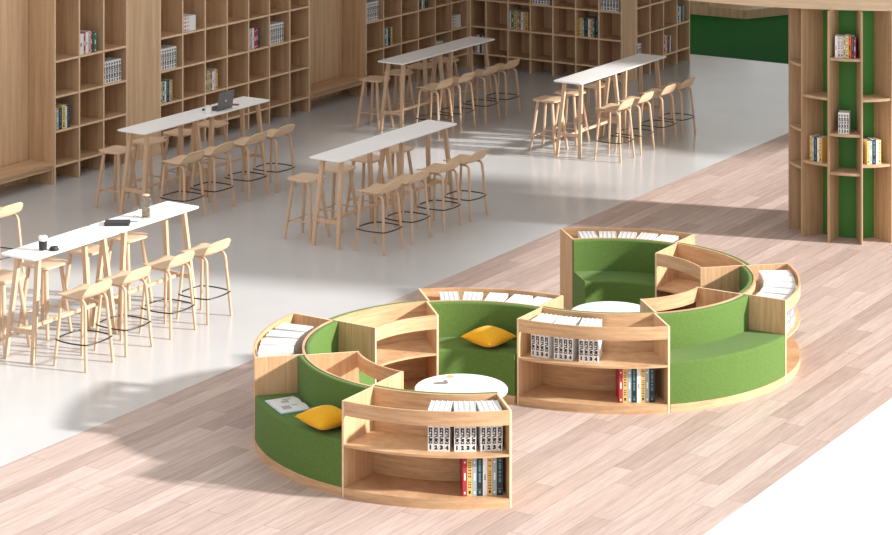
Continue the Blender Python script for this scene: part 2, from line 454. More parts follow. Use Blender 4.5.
# colour key -> (cover material, print material, style, words)
KIND = {
 'red': ('red', 'white_cover', 'bits', 'red'), 'yel': ('yellow_cover', 'ink', 'glyph', 'ochre yellow'),
 'cre': ('cream_cover', 'ink', 'glyph', 'cream yellow'), 'blu': ('blue_cover', 'white_cover', 'bits', 'pale grey-blue'),
 'blk': ('dark_cover', 'tealprint', 'line', 'near-black'), 'wht': ('white_cover', 'greyprint', 'title', 'plain white'),
 'tea': ('teal_cover', 'white_cover', 'bits', 'teal'), 'grn': ('green_cover', 'white_cover', 'bits', 'dark green'),
 'sag': ('sage_cover', 'white_cover', 'bits', 'sage green'), 'mag': ('magenta_cover', 'white_cover', 'bits', 'magenta'),
 'ora': ('orange_cover', 'ink', 'bits', 'orange'), 'gry': ('grey_cover', 'white_cover', 'bits', 'grey'),
 'pnk': ('pink_cover', 'ink', 'glyph', 'off-white'),
}
def cover_geo(b, w, d, h, mi=0):
    c = .003
    b.box(-w/2, -w/2+c, 0, d, 0, h, mi); b.box(w/2-c, w/2, 0, d, 0, h, mi); b.box(-w/2+c, w/2-c, 0, c, 0, h, mi)
def pages_geo(b, w, d, h, mi=0):
    c = .0034
    b.box(-w/2+c, w/2-c, c+.0002, d-.006, .003, h-.004, mi)

BOOKS = {}
def book(key, w, h, d, detailed):
    """prototype books are cached; returns (root, is_new)"""
    k = (key, round(w, 4), round(h, 3), round(d, 3), detailed)
    if k in BOOKS: return BOOKS[k], False
    rnd = random.Random(str(k))
    if isinstance(key, int): cov, pr = 'white_cover', 'ink'
    else: cov, pr, st, _ = KIND[key]
    L_ = MB()
    if isinstance(key, int): series_letter(L_, key, w, h, 0 if detailed else 2)
    else: marks(L_, st, w, h, 0 if detailed else 2, rnd)
    if detailed:
        r = thing('book', 'book', 'book')
        b = MB(); cover_geo(b, w, d, h); b.build('cover', M[cov], r, smooth=0)
        b = MB(); pages_geo(b, w, d, h); b.build('page_block', M['paper'], r, smooth=0)
        L_.build('spine_print', M[pr], r, smooth=0)
    else:
        b = MB(); cover_geo(b, w, d, h, 0); pages_geo(b, w, d, h, 1)
        o_ = len(b.v); b.v += L_.v; b.f += [[i+o_ for i in f] for f in L_.f]; b.m += L_.m
        r = b.build('book', [M[cov], M['paper'], M[pr]], smooth=0); tag(r, 'book', 'book')
    BOOKS[k] = r
    return r, True
def put_book(key, w, h, d, loc, rz, label, group, detailed=True, lay=None):
    r, new = book(key, w, h, d, detailed)
    if not new: r = dup(r, loc, rz)
    r.location = loc; r.rotation_euler = (0, 0, rz)
    if lay: r.rotation_euler = lay
    r['label'] = label; r['group'] = group
    return r

def shelf_row(keys, widths, heights, d, start, ux, face_rz, z, where, group, gap=.0015, detailed=False, total=None):
    """books side by side from start along unit ux"""
    pos = 0; n = len(keys)
    for i, (k, w, h) in enumerate(zip(keys, widths, heights)):
        c = pos+w/2
        loc = (start[0]+ux[0]*c, start[1]+ux[1]*c, z+.0005)
        if isinstance(k, int):
            lab = f'white book with block lettering, {ORD[i]} from left, {where}'
        else:
            lab = f'{KIND[k][3]} book, {ORD[i]} from left, {where}'
        put_book(k, w, h, d, loc, face_rz, lab, group, detailed)
        pos += w+gap

rndb = random.Random(3)
def vary(n, a, b): return [round(rndb.uniform(a, b), 3) for _ in range(n)]
# cell contents of the wall cases: (case, column, board, keys, widths)
SER = [1, 2, 3, 4, 1, 2]
def wall_set(case, col, z, keys, ws, where, hh=(.27, .31), d=.24):
    n = len(keys)
    ser = isinstance(keys[0], int)
    hs = [.30]*n if ser else vary(n, *hh)
    if case in ('S1', 'S2', 'S3', 'S5'):
        ys = {'S1': S1, 'S2': S2, 'S3': S3, 'S5': S5}[case]
        xf = -17.84 if case == 'S5' else XF
        st = (xf-.03, ys[col]+(T if col == 0 else T/2)+.004); ux = (0, 1); rz = PI/2
    else:
        st = (S4[col]+(T if col == 0 else T/2)+.006, YB+.03); ux = (1, 0); rz = 0
    shelf_row(keys, ws, hs, d, st, ux, rz, z, where, 'books in the wall bookcases')
wall_set('S1', 1, 1.63, ['wht', 'red', 'wht', 'pnk', 'red', 'blk', 'grn'], [.10, .035, .05, .05, .03, .035, .05], 'top shelf, left bookcase')
wall_set('S1', 2, 1.16, [1, 2, 3, 4, 1, 2, 3], [.052]*7, 'third column, left bookcase')
wall_set('S1', 0, .70, ['yel', 'blu', 'blk', 'cre', 'wht', 'blk'], [.04, .045, .06, .07, .03, .06], 'lower first column, left bookcase')
wall_set('S2', 0, 1.16, [1, 2, 3, 4, 1, 2, 3], [.052]*7, 'upper first column, long bookcase')
wall_set('S2', 0, .70, ['yel', 'cre', 'tea', 'wht', 'blk', 'blu', 'yel'], [.02, .045, .045, .035, .065, .025, .04], 'lower first column, long bookcase')
wall_set('S2', 2, .70, ['wht', 'tea', 'yel', 'sag', 'mag', 'wht', 'pnk', 'yel'], [.02, .04, .045, .035, .03, .05, .03, .045], 'third column, long bookcase')
wall_set('S2', 4, 1.16, ['wht', 'pnk', 'gry', 'wht', 'red', 'mag', 'blk'], [.04, .035, .03, .04, .05, .04, .045], 'fifth column, long bookcase')
wall_set('S2', 5, 1.16, [1, 2, 3, 4, 1, 2, 3], [.052]*7, 'sixth column, long bookcase')
wall_set('S3', 0, 1.16, [1, 2, 3, 4, 1, 2, 3], [.052]*7, 'first column, corner-side bookcase')
wall_set('S3', 1, .70, ['yel', 'tea', 'wht', 'blk', 'cre'], [.055, .05, .035, .08, .05], 'second column, corner-side bookcase')
wall_set('S3', 3, 1.16, ['blu', 'blk', 'wht', 'yel', 'tea', 'blk'], [.05, .07, .03, .04, .03, .08], 'fourth column, corner-side bookcase')
wall_set('S3', 4, .245, [1, 2, 3, 4, 1], [.052]*5, 'low behind the back bar table, corner-side bookcase')
wall_set('S4', 0, .245, ['red', 'gry', 'wht', 'blk', 'wht'], [.05, .045, .05, .04, .02], 'in the corner of the back wall')
wall_set('S4', 2, .70, ['wht', 'tea', 'yel', 'sag', 'mag', 'wht', 'pnk', 'yel'], [.022, .05, .06, .045, .03, .045, .02, .075], 'third column, back wall bookcase')
wall_set('S4', 3, 1.16, [1, 2, 3, 4, 1, 2], [.054]*6, 'fourth column, back wall bookcase')
wall_set('S4', 5, .70, ['yel', 'cre', 'blu', 'blk', 'wht', 'yel', 'tea', 'blk'], [.055, .03, .035, .07, .04, .045, .035, .08], 'sixth column, back wall bookcase')
wall_set('S4', 6, 1.16, [1, 2, 3, 4, 1, 2], [.054]*6, 'last column, back wall bookcase')
wall_set('S5', 0, .245, [1, 2, 3, 4], [.05]*4, 'first column, end block bookcase')
wall_set('S5', 2, .245, ['blk', 'red', 'pnk', 'ora', 'blk', 'wht'], [.04, .05, .06, .04, .07, .035], 'third column, end block bookcase')
wall_set('S5', 3, .70, ['yel', 'tea', 'wht', 'blk', 'blu'], [.075, .06, .04, .085, .03], 'fourth column, end block bookcase')

# flat stacks of white books with red print
def flat_stack(y, z, where):
    for i in range(4):
        b = MB(); h, w, d = .31, .053, .24
        b.box(-d, 0, 0, h, 0, w, 0); b.box(-d+.01, -.004, h, h+.0004, .004, w-.004, 1)
        for (a, c, mi) in ((.012, .035, 2), (.055, .085, 3), (.10, .16, 4)):
            b.add([(.0006, a, .010), (.0006, c, .010), (.0006, c, w-.012), (.0006, a, w-.012)], [(0, 1, 2, 3)], mi)
        o = b.build('book', [M['white_cover'], M['paper'], M['ink'], M['redprint'], M['pink_cover']], smooth=0)
        o.location = (XF-.03, y, z+.001+i*(w+.001))
        pos = ['bottom', 'second', 'third', 'topmost'][i]
        tag(o, f'white book with red print lying flat, {pos} of the stack in the {where}', 'book', 'flat stacks of white books')
flat_stack(S2[1]+T/2+.006, 1.63, 'long bookcase')
flat_stack(S3[5]+T/2+.006, .70, 'corner-side bookcase')

# ---------------------------------------------------------------- curved seating
CA, CB = (-11.038, 17.61), (-11.023, 20.435)
RI, RM, RO = .935, 1.417, 1.868
HT = .80
def rrect(r0, r1, z0, z1, rad, corners=(0, 0, 1, 1), n=4):
    """rounded profile; corners = (r0z0, r1z0, r1z1, r0z1)"""
    pts = []
    for k, (r, z, a) in enumerate(((r0, z0, 180), (r1, z0, 270), (r1, z1, 0), (r0, z1, 90))):
        if not corners[k]: pts.append((r, z)); continue
        cr = r+(rad if r == r0 else -rad); cz = z+(rad if z == z0 else -rad)
        for i in range(n+1):
            an = R(a+90*i/n); pts.append((cr+rad*math.cos(an), cz+rad*math.sin(an)))
    return pts
def shelf_half(t, at, c, a0, a1, ri, ro, outward):
    """bookcase half of one section between radii"""
    cx, cy = c; front = ro if outward else ri
    w = .02
    da = math.degrees(w/((ri+ro)/2))
    # radial side panels
    for (s0, s1) in ((a0, a0+1), (a1-1, a1)):
        a = a0 if s0 == a0 else a1; sg = 1 if a == a0 else -1
        u = Vector((math.cos(R(a)), math.sin(R(a)), 0)); nrm = Vector((-u.y, u.x, 0))*sg
        vs = []
        for z in (0, HT):
            for r, k in ((ri, 0), (ro, 0), (ro, w), (ri, w)):
                p = Vector((cx, cy, z))+u*r+nrm*(k+.0006); vs.append(p)
        sp_ = MB().add(vs, [(0, 1, 2, 3), (7, 6, 5, 4), (0, 4, 5, 1), (1, 5, 6, 2), (2, 6, 7, 3), (3, 7, 4, 0)])
        for q_ in (1, 3, 5): sp_.m[q_] = 1
        sp_.build('side_panel', [M['oak_v'], M['edge']], t, at, smooth=0)
    def lim(r): return math.degrees((w+.001)/r)
    def ring(name, r0, r1, z0, z1, mat):
        # ends follow the panels closely: one angle per radius
        n = 20; vs = []; fs = []
        for i in range(n+1):
            for r, z in ((r0, z0), (r1, z0), (r1, z1), (r0, z1)):
                l = lim(r); a = R(a0+l+(a1-a0-2*l)*i/n)
                vs.append((cx+r*math.cos(a), cy+r*math.sin(a), z))
        for i in range(n):
            for j in range(4):
                j2 = (j+1) % 4; fs.append((i*4+j2, i*4+j, (i+1)*4+j, (i+1)*4+j2))
        fs += [(0, 1, 2, 3), (n*4+3, n*4+2, n*4+1, n*4)]
        return MB().add(vs, fs).build(name, mat, t, at)
    e = .002
    ring('plinth', ri+(0 if outward else e), ro-(e if outward else 0), 0, .078, M['oak_h'])
    ring('shelf', ri+(0 if outward else e), ro-(e if outward else 0), .42, .44, M['oak_h'])
    if outward: ring('top_band', ro-.02, ro-.001, .68, HT-.001, M['oak_h'])
    else: ring('top_band', ri+.001, ri+.02, .67, HT-.001, M['oak_h'])
def seat_half(t, at, c, a0, a1, ri, ro, outward):
    cx, cy = c; g = .12
    A0, A1 = a0+g, a1-g
    MB().arc([(ri, 0), (ro, 0), (ro, .078), (ri, .078)], A0, A1, cx, cy).build('plinth', M['oak_h'], t, at)
    if outward:
        MB().arc(rrect(ri, ro-.003, .0785, .468, .022, (0, 0, 1, 0)), A0, A1, cx, cy).build('seat_cushion', M['felt'], t, at, smooth=50)
        MB().arc(rrect(ri, ri+.058, .4685, HT-.001, .022, (0, 0, 1, 1)), A0, A1, cx, cy).build('backrest', M['felt'], t, at, smooth=50)
    else:
        MB().arc(rrect(ri+.003, ro, .0785, .468, .022, (0, 0, 0, 1)), A0, A1, cx, cy).build('seat_cushion', M['felt'], t, at, smooth=50)
        MB().arc(rrect(ro-.058, ro, .4685, HT-.001, .022, (0, 0, 1, 1)), A0, A1, cx, cy).build('backrest', M['felt'], t, at, smooth=50)
def section(c, a0, a1, outer, label):
    am = R((a0+a1)/2)
    loc = (c[0]+RM*math.cos(am), c[1]+RM*math.sin(am), 0)
    t = thing('curved_bookcase_bench', label, 'bookcase bench', loc, 0, 'curved bookcase bench sections in the S')
    MB().arc([(RM-.011, 0), (RM+.011, 0), (RM+.011, HT), (RM-.011, HT)], a0+.02, a1-.02, *c).build('spine_panel', M['oak_h'], t, loc)
    (shelf_half if outer == 'shelf' else seat_half)(t, loc, c, a0, a1, RM+.0115, RO, True)
    (seat_half if outer == 'shelf' else shelf_half)(t, loc, c, a0, a1, RI, RM-.0115, False)
    return t
section(CA, -90, -45, 'shelf', 'nearest curved oak bookcase section, at the bottom centre, white sets above coloured books')
section(CA, -135, -90, 'seat', 'curved section with outward green seat holding an open book and yellow cushion')
section(CA, 180, 225, 'shelf', 'leftmost curved section, outer book tray seen over its short oak end panel')
section(CA, 135, 180, 'seat', 'curved section at the back left with two-tier inner shelf and green rim')
section(CA, 90, 135, 'shelf', 'middle curved section with inner green seat carrying the diamond-shaped yellow cushion')
section(CB, -90, -45, 'shelf', 'curved oak bookcase section at centre right of the middle yellow cushion')
section(CB, -45, 1.2, 'seat', 'curved section with bright green outward seat at the right, empty')
section(CB, 1.2, 45, 'shelf', 'rightmost curved section with a tray of white books beside the empty outward seat')
section(CB, 45, 90, 'seat', 'curved section at the far right back with inward oak shelf, plain floor behind')
section(CB, 90, 135.8, 'shelf', 'farthest curved section with tall oak end panel and shaded empty green inner seat')

def ring_books(c, th, r, keys, ws, h, d, z, where, group):
    """group of parallel books, spines outward at radius r, centred on angle th"""
    GP = .0028 if isinstance(keys[0], int) else .0012
    tot = sum(ws)+GP*(len(ws)-1)
    u = Vector((math.cos(R(th)), math.sin(R(th)), 0)); s = Vector((-u.y, u.x, 0))
    p = -tot/2
    for i, (k, w) in enumerate(zip(keys, ws)):
        q = Vector((c[0], c[1], z+.0005))+u*r+s*(p+w/2)
        if isinstance(k, int): lab = f'white book numbered {k} on its spine, {where}'
        else: lab = f'{KIND[k][3]} book, {ORD[i]} from left, {where}'
        hh = h if isinstance(h, (int, float)) else h[i]
        put_book(k, w, hh, d, tuple(q), R(th+90), lab, group)
        p += w+GP
N4, W4 = [1, 2, 3, 4], [.0430]*4
NM = ['left', 'middle', 'right']
for i, th in enumerate((-63.9, -56.8, -49.75)):
    ring_books(CA, th, 1.768, N4, W4, .335, .27, .44, f'{NM[i]} set of four in the nearest curved section', 'white volumes in the nearest curved section')
for i, th in enumerate((-84.0, -76.5, -68.7)):
    ring_books(CB, th, 1.768, N4, W4, .335, .27, .44, f'{NM[i]} set of four, centre-right curved section', 'white volumes in the centre-right curved section')
CK = ['red', 'yel', 'blu', 'blk', 'wht', 'yel', 'blu', 'blk']
CW = [.034, .044, .034, .050, .034, .043, .034, .052]
CH = [.318, .318, .314, .316, .318, .318, .314, .316]
ring_books(CA, -52.1, 1.775, CK, CW, CH, .24, .078, 'lower shelf of nearest curved section', 'coloured books in the nearest curved section')
ring_books(CB, -54.2, 1.775, CK, CW, CH, .24, .078, 'lower shelf of centre-right curved section', 'coloured books in the centre-right curved section')
SN = ['first', 'second', 'third', 'fourth', 'fifth']
for i, th in enumerate((214.5, 206.5, 198.5, 190.8)):
    ring_books(CA, th, 1.815, N4, W4, .335, .31, .44, f'{SN[i]} set from the near end, leftmost tray', 'white volumes in the leftmost tray')
for i, th in enumerate((125.9, 118.1, 110.2, 102.3, 94.8)):
    ring_books(CA, th, 1.80, N4, W4, .335, .29, .44, f'{SN[i]} set from left, tray behind middle cushion', 'white volumes behind the middle cushion')
for i, th in enumerate((6.6, 14.1, 21.6, 29.1, 36.6)):
    ring_books(CB, th, 1.815, N4, W4, .335, .31, .44, f'{SN[i]} set from the near end, rightmost tray', 'white volumes in the rightmost tray')
for i, th in enumerate((127.2, 119.9, 112.6, 105.3, 98)):
    ring_books(CB, th, 1.80, N4, W4, .335, .29, .44, f'{SN[i]} set from left, farthest tray', 'white volumes in the farthest tray')

# round tables inside the rings
def round_table(c, label, drawn):
    t = thing('round_table', label, 'table', (c[0], c[1], 0))
    at = tuple(t.location); h = .405; r = .42
    MB().lathe([(r-.008, h-.025), (r, h-.018), (r, h-.006), (r-.006, h)], 64, c[0], c[1]).build('tabletop', M['laminate'], t, at)
    MB().lathe([(.03, .018), (.03, h-.0255)], 24, c[0], c[1]).build('pedestal', M['laminate'], t, at)
    MB().lathe([(.24, 0), (.24, .012), (.22, .0175)], 48, c[0], c[1]).build('foot_plate', M['laminate'], t, at)
    if drawn:
        z = h+.0008; F = Vector((-.5367, .8438)); Rr = Vector((.8438, .5367))
        def q(u, v): return (c[0]+Rr.x*u+F.x*v, c[1]+Rr.y*u+F.y*v, z)
        def poly(pts): return MB().add([q(*p) for p in pts], [tuple(range(len(pts)))])
        poly([(-.10+.038*math.cos(2*PI*i/20), .33+.045*math.sin(2*PI*i/20)) for i in range(20)]).build('ink_sun', M['inkorange'], t, at, smooth=0)
        poly([(-.26, .12), (-.235, .165), (-.20, .175), (-.165, .18), (-.15, .23), (-.13, .235), (-.125, .20), (-.11, .14), (-.14, .105), (-.20, .10)]).build('ink_bird', M['inkgrey'], t, at, smooth=0)
        b = MB()
        rn = random.Random(5)
        for i in range(7):
            u = -.085+i*.016; v = .14+i*.016
            b.add([q(u, v), q(u+.012, v+.004), q(u+.013, v+.012), q(u+.002, v+.008)], [(0, 1, 2, 3)])
        for s in range(-1, 2, 2):
            for i in range(16):
                u = .07+s*i*.011; v = .075-i*.0105
                b.add([q(u, v), q(u+.008, v), q(u+.008, v+.006), q(u, v+.006)], [(0, 1, 2, 3)])
        for k in range(5):
            for i in range(2+k*3):
                u = .07+(i-(1+k*1.5))*.020; v = .045-k*.02
                b.add([q(u, v), q(u+.009, v), q(u+.007, v+.005), q(u, v+.005)], [(0, 1, 2, 3)])
        b.build('ink_hill', M['greyprint'], t, at, smooth=0)
    return t
round_table(CA, 'low round white table printed with small ink drawings, inside the nearer ring', True)
round_table(CB, 'low plain round white table inside the farther ring', False)

# cushions
def cushion(loc, rz, tilt, s, th, label):
    b = MB(); n = 26; seed = loc[0]
    top = {}; vs = []; fs = []
    def surf(u, v, sg):
        k = (1-abs(u)**2.3)*(1-abs(v)**2.3)
        pin = 1-.10*(1-u*u)*abs(v)**2-.10*(1-v*v)*abs(u)**2
        x = u*s/2*(1-.11*(1-v*v)); y = v*s/2*(1-.11*(1-u*u))
        wr = .0035*math.sin(19*u+5*v+seed)*math.cos(11*v-4*u)*(abs(u*v)+.15)
        return (x, y, sg*(th/2*max(k, 0)**.62+.002)+wr)
    for sg in (1, -1):
        base = len(vs)
        for i in range(n+1):
            for j in range(n+1): vs.append(surf(-1+2*i/n, -1+2*j/n, sg))
        for i in range(n):
            for j in range(n):
                a = base+i*(n+1)+j
                fs.append((a, a+n+1, a+n+2, a+1) if sg == 1 else (a, a+1, a+n+2, a+n+1))
    N1 = (n+1)**2
    rim = [i*(n+1) for i in range(n+1)]+[n*(n+1)+j for j in range(1, n+1)]+[i*(n+1)+n for i in range(n-1, -1, -1)]+[j for j in range(n-1, 0, -1)]
    for a, c in zip(rim, rim[1:]+rim[:1]): fs.append((a, c, c+N1, a+N1))
    b.add(vs, fs)
    o = b.build('cushion', M['yellow_fab'], smooth=80)
    o.location = loc; o.rotation_euler = (tilt[0], tilt[1], rz)
    return tag(o, label, 'cushion')
cushion((-11.38, 18.65, .556), R(32.45+45), (0, 0), .385, .168, 'yellow cushion lying corner-forward on the shaded inner green seat')
cushion((-11.335, 15.93, .556), R(32.45+38), (0, 0), .385, .168, 'yellow cushion on the outward green seat beside the open book')

# open book
t = thing('open_book', 'open book with printed pages lying on the outward green seat', 'book', (-11.945, 16.215, .469), R(-31))
def leaf(sg, z0, z1, w, l, name, mat, lift=.012):
    b = MB(); n = 10; vs = []; fs = []
    for i in range(n+1):
        x = sg*w*i/n; hh = lift*math.sin(PI*min(1, (i/n)*1.15))*(1-.3*i/n)
        for y in (-l/2, l/2):
            vs += [(x, y, z0), (x, y, z1+hh)]
    for i in range(n):
        a = i*4; c = a+4
        fs += [(a, c, c+2, a+2), (a+1, a+3, c+3, c+1), (a, a+1, c+1, c), (a+2, c+2, c+3, a+3)]
    fs += [(0, 2, 3, 1), (n*4, n*4+1, n*4+3, n*4+2)]
    return b.add(vs, fs).build(name, mat, t)
MB().box(-.193, .193, -.138, .138, .0, .003).build('cover', M['tealpage'], t, smooth=0)
leaf(-1, .0032, .012, .187, .27, 'page_block', M['paper']); leaf(1, .0032, .012, .187, .27, 'page_block', M['paper'])
def lines(name, sg, xa, xb, ya, yb, n, mat):
    b = MB()
    for k in range(n):
        y = yb-(yb-ya)*k/n
        for j in range(8):
            x0 = xa+(xb-xa)*j/8; x1 = xa+(xb-xa)*(j+1)/8
            def zz(x): return .0128+.012*math.sin(PI*min(1, (abs(x)/.187)*1.15))*(1-.3*abs(x)/.187)
            b.add([(x0, y, zz(x0)), (x1, y, zz(x1)), (x1, y+(yb-ya)/n*.5, zz(x1)), (x0, y+(yb-ya)/n*.5, zz(x0))], [(0, 1, 2, 3)])
    return b.build(name, mat, t, smooth=0)
lines('page_print', 1, .05, .13, -.10, -.02, 6, M['greyprint']); lines('page_print', 1, .04, .07, .0, .06, 4, M['greyprint'])
lines('page_print', -1, -.14, -.09, -.02, .06, 4, M['greyprint']); lines('page_print', -1, -.08, -.03, -.05, .02, 4, M['greyprint'])
lines('page_picture', 1, .165, .182, -.10, .12, 1, M['tealpage'])

# ---------------------------------------------------------------- bar tables and stools
TX = [-15.85, -18.80]                  # centre lines of the two rows
LN = 1.305; WD_ = .225; HB = 1.05
def make_table():
    t = thing('bar_table', 'bar table', 'table')
    b = MB()
    pts = []
    r = .022; z0, z1 = HB-.022, HB
    for cx, cy, a in ((WD_-r, LN/2-.005-r, 0), (-WD_+r, LN/2-.005-r, 90), (-WD_+r, -LN/2+.005+r, 180), (WD_-r, -LN/2+.005+r, 270)):
        for i in range(5): an = R(a+22.5*i); pts.append((cx+r*math.cos(an), cy+r*math.sin(an)))
    k = len(pts)
    def ring(s, z): return [(x*(1-s/WD_), y*(1-s/(LN/2)), z) for x, y in pts]
    vs = ring(.006, z0)+ring(0, z0+.008)+ring(0, z1-.002)+ring(.002, z1)
    fs = [tuple(range(k-1, -1, -1)), tuple(range(3*k, 4*k))]; ms = []
    for q in range(3):
        for i in range(k): j = (i+1) % k; fs.append((q*k+i, q*k+j, (q+1)*k+j, (q+1)*k+i))
    b.add(vs, fs); b.build('tabletop', M['laminate'], t)
    b = MB()
    for s in (-1, 1):
        b.box(-.15, .15, s*.49-.022, s*.49+.022, HB-.05, z0-.0005)
    b.box(-.02, .02, -.467, .467, HB-.05, z0-.0005); b.build('under_frame', M['beech'], t)
    for sx in (-1, 1):
        for sy in (-1, 1):
            p0 = Vector((sx*.180, sy*.620, .006)); p1 = Vector((sx*.132, sy*.490, HB-.0510))
            b = MB(); b.tube([(p0.x, p0.y, 0), p1], [.021, .026], rect=(1, .8)); b.build('leg', M['beech'], t)
    f = .30/HB
    for sy in (-1, 1):
        y = sy*(.620-.13*.30)
        MB().rbox(-.145, .145, y-.014, y+.014, .275, .32, .003).build('cross_rail', M['beech'], t)
    MB().rbox(-.014, .014, -.566, .566, .279, .316, .003).build('stretcher', M['beech'], t)
    return t
def make_plain_stool():
    t = thing('bar_stool', 'stool', 'stool')
    b = MB(); n = 18; vs = []; fs = []
    H = .742
    def P(u, v, top):
        # squircle outline
        a = 4.5
        m = max(abs(u), abs(v), 1e-6); L = (abs(u)**a+abs(v)**a)**(1/a)
        s = m/max(L, 1e-6)
        x, y = u*s*.194, v*s*.19
        e = max(abs(u), abs(v))
        if top: z = H-.016*(1-abs(v)**2)*(1-.55*u*u)-.010*e**8
        else: z = H-.043+.010*e**6
        return (x, y, z)
    for top in (1, 0):
        for i in range(n+1):
            for j in range(n+1): vs.append(P(-1+2*i/n, -1+2*j/n, top))
    N1 = (n+1)**2
    for i in range(n):
        for j in range(n):
            a = i*(n+1)+j; fs.append((a, a+n+1, a+n+2, a+1)); fs.append((N1+a, N1+a+1, N1+a+n+2, N1+a+n+1))
    rim = [i*(n+1) for i in range(n+1)]+[n*(n+1)+j for j in range(1, n+1)]+[i*(n+1)+n for i in range(n-1, -1, -1)]+[j for j in range(n-1, 0, -1)]
    for a, c in zip(rim, rim[1:]+rim[:1]): fs.append((a, c, c+N1, a+N1))
    b.add(vs, fs); b.build('seat', M['beech_s'], t, smooth=60)
    zt = H-.0415
    def leg(sx, sy, z):
        k = 1-z/zt
        return Vector((sx*(.115+.082*k), sy*(.115+.068*k), z))
    for sx in (-1, 1):
        for sy in (-1, 1):
            MB().tube([leg(sx, sy, 0), leg(sx, sy, .35), leg(sx, sy, zt)], [.0175, .0225, .021], 10).build('leg', M['beech'], t)
    for sy in (-1, 1):
        MB().tube([leg(-1, sy, .235)+Vector((.02, 0, 0)), leg(1, sy, .235)-Vector((.02, 0, 0))], .0085, 8).build('stretcher', M['beech'], t)
    for sx in (-1, 1):
        MB().tube([leg(sx, -1, .205)+Vector((0, .02, 0)), leg(sx, 1, .205)-Vector((0, .02, 0))], .0085, 8).build('stretcher', M['beech'], t)
    return t
def make_back_stool():
    """low-back stool facing -X"""
    t = thing('bar_stool', 'stool', 'stool')
    H = .708; W = .21
    nu, nv = 26, 22; vs = []; fs = []; th = .011
    def S(u, v):
        # u 0..1 from front edge to top of back; v -1..1 across
        back = .115*(max(0, 1-abs(v)**4.5))**.5
        Ls = .355; Lb = .045+back
        Lt = Ls+Lb; s = u*Lt
        # arc bend of radius r between seat and back
        r = .05; ang = R(64)
        arcL = r*ang
        if s < Ls-.02:
            x = -.205+s; z = 0
        elif s < Ls-.02+arcL:
            a = (s-(Ls-.02))/r; x = -.205+Ls-.02+r*math.sin(a); z = r*(1-math.cos(a))
        else:
            q = s-(Ls-.02+arcL); x = -.205+Ls-.02+r*math.sin(ang)+q*math.cos(ang); z = r*(1-math.cos(ang))+q*math.sin(ang)
        z += .018*abs(v)**2*(1-u)                     # dished seat
        z -= .012*max(0, 1-s/.07)**2                   # waterfall front
        hw = W*(1-.10*max(0, 1-s/.12)**2)
        x -= .020*abs(v)**2.2*max(0, min(1, (s-.2)/.15))  # wrap of the back
        return Vector((x, v*hw, H+z))
    G = [[S(i/nu, -1+2*j/nv) for j in range(nv+1)] for i in range(nu+1)]
    def nrm(i, j):
        a = G[min(i+1, nu)][j]-G[max(i-1, 0)][j]; c = G[i][min(j+1, nv)]-G[i][max(j-1, 0)]
        n_ = a.cross(c)
        return n_.normalized() if n_.length > 1e-9 else Vector((0, 0, 1))
    for k in (0, 1):
        for i in range(nu+1):
            for j in range(nv+1): vs.append(G[i][j]-nrm(i, j)*th*k)
    N1 = (nu+1)*(nv+1); w = nv+1
    for i in range(nu):
        for j in range(nv):
            a = i*w+j; fs.append((a, a+w, a+w+1, a+1)); fs.append((N1+a, N1+a+1, N1+a+w+1, N1+a+w))
    rim = [i*w for i in range(nu+1)]+[nu*w+j for j in range(1, nv+1)]+[i*w+nv for i in range(nu-1, -1, -1)]+[j for j in range(nv-1, 0, -1)]
    for a, c in zip(rim, rim[1:]+rim[:1]): fs.append((a, c, c+N1, a+N1))
    MB().add(vs, fs).build('seat_shell', M['ply'], t, smooth=50)
    zt = H-.0225
    for sy in (-1, 1):
        for sx in (-1, 1):
            # bentwood leg: straight, then bends in under the seat
            pts = [Vector((sx*.203, sy*.200, 0))]
            top = Vector((sx*.155, sy*.158, zt-.055))
            pts.append(pts[0].lerp(top, .5)); pts.append(top)
            for a in (22, 45, 68, 90):
                pts.append(Vector((sx*(.155-.05*(1-math.cos(R(a)))-.004), sy*.157, zt-.055+.048*math.sin(R(a)))))
            pts.append(Vector((sx*.008, sy*.150, zt-.006)))
            MB().tube(pts, [.0145, .0165, .0165]+[.0155]*4+[.0130], 8).build('leg', M['beech'], t)
    pts = []
    z = .262; k = z/(zt-.055); hx = .203-.048*k+.0145; hy = .200-.042*k+.0145
    cor = [(hx, -hy), (hx, hy), (-hx, hy), (-hx, -hy)]
    for q in range(4):
        (xa, ya), (xb, yb) = cor[q], cor[(q+1) % 4]
        for i in range(9):
            f = .04+.92*i/8; bul = .030*math.sin(PI*f)
            x = xa+(xb-xa)*f; y = ya+(yb-ya)*f
            if q == 0: x += bul
            if q == 1: y += bul
            if q == 2: x -= bul
            if q == 3: y -= bul
            pts.append((x, y, z))
    MB().tube(pts, .0075, 6, closed=True).build('foot_ring', M['black'], t)
    return t
tb = make_table(); sa = make_plain_stool(); sb = make_back_stool()
used = {'t': False, 'a': False, 'b': False}
def place(kind, proto, loc, rz, label, group):
    if not used[kind]:
        used[kind] = True; o = proto; o.location = loc; o.rotation_euler = (0, 0, rz)
    else: o = dup(proto, loc, rz)
    o['label'] = label; o['group'] = group
    return o
ROWS = [('front left', 0, 17.01), ('back left', 1, 22.22), ('centre', 0, 22.24), ('back centre', 1, 28.03), ('right', 0, 28.07)]
rr = random.Random(2)
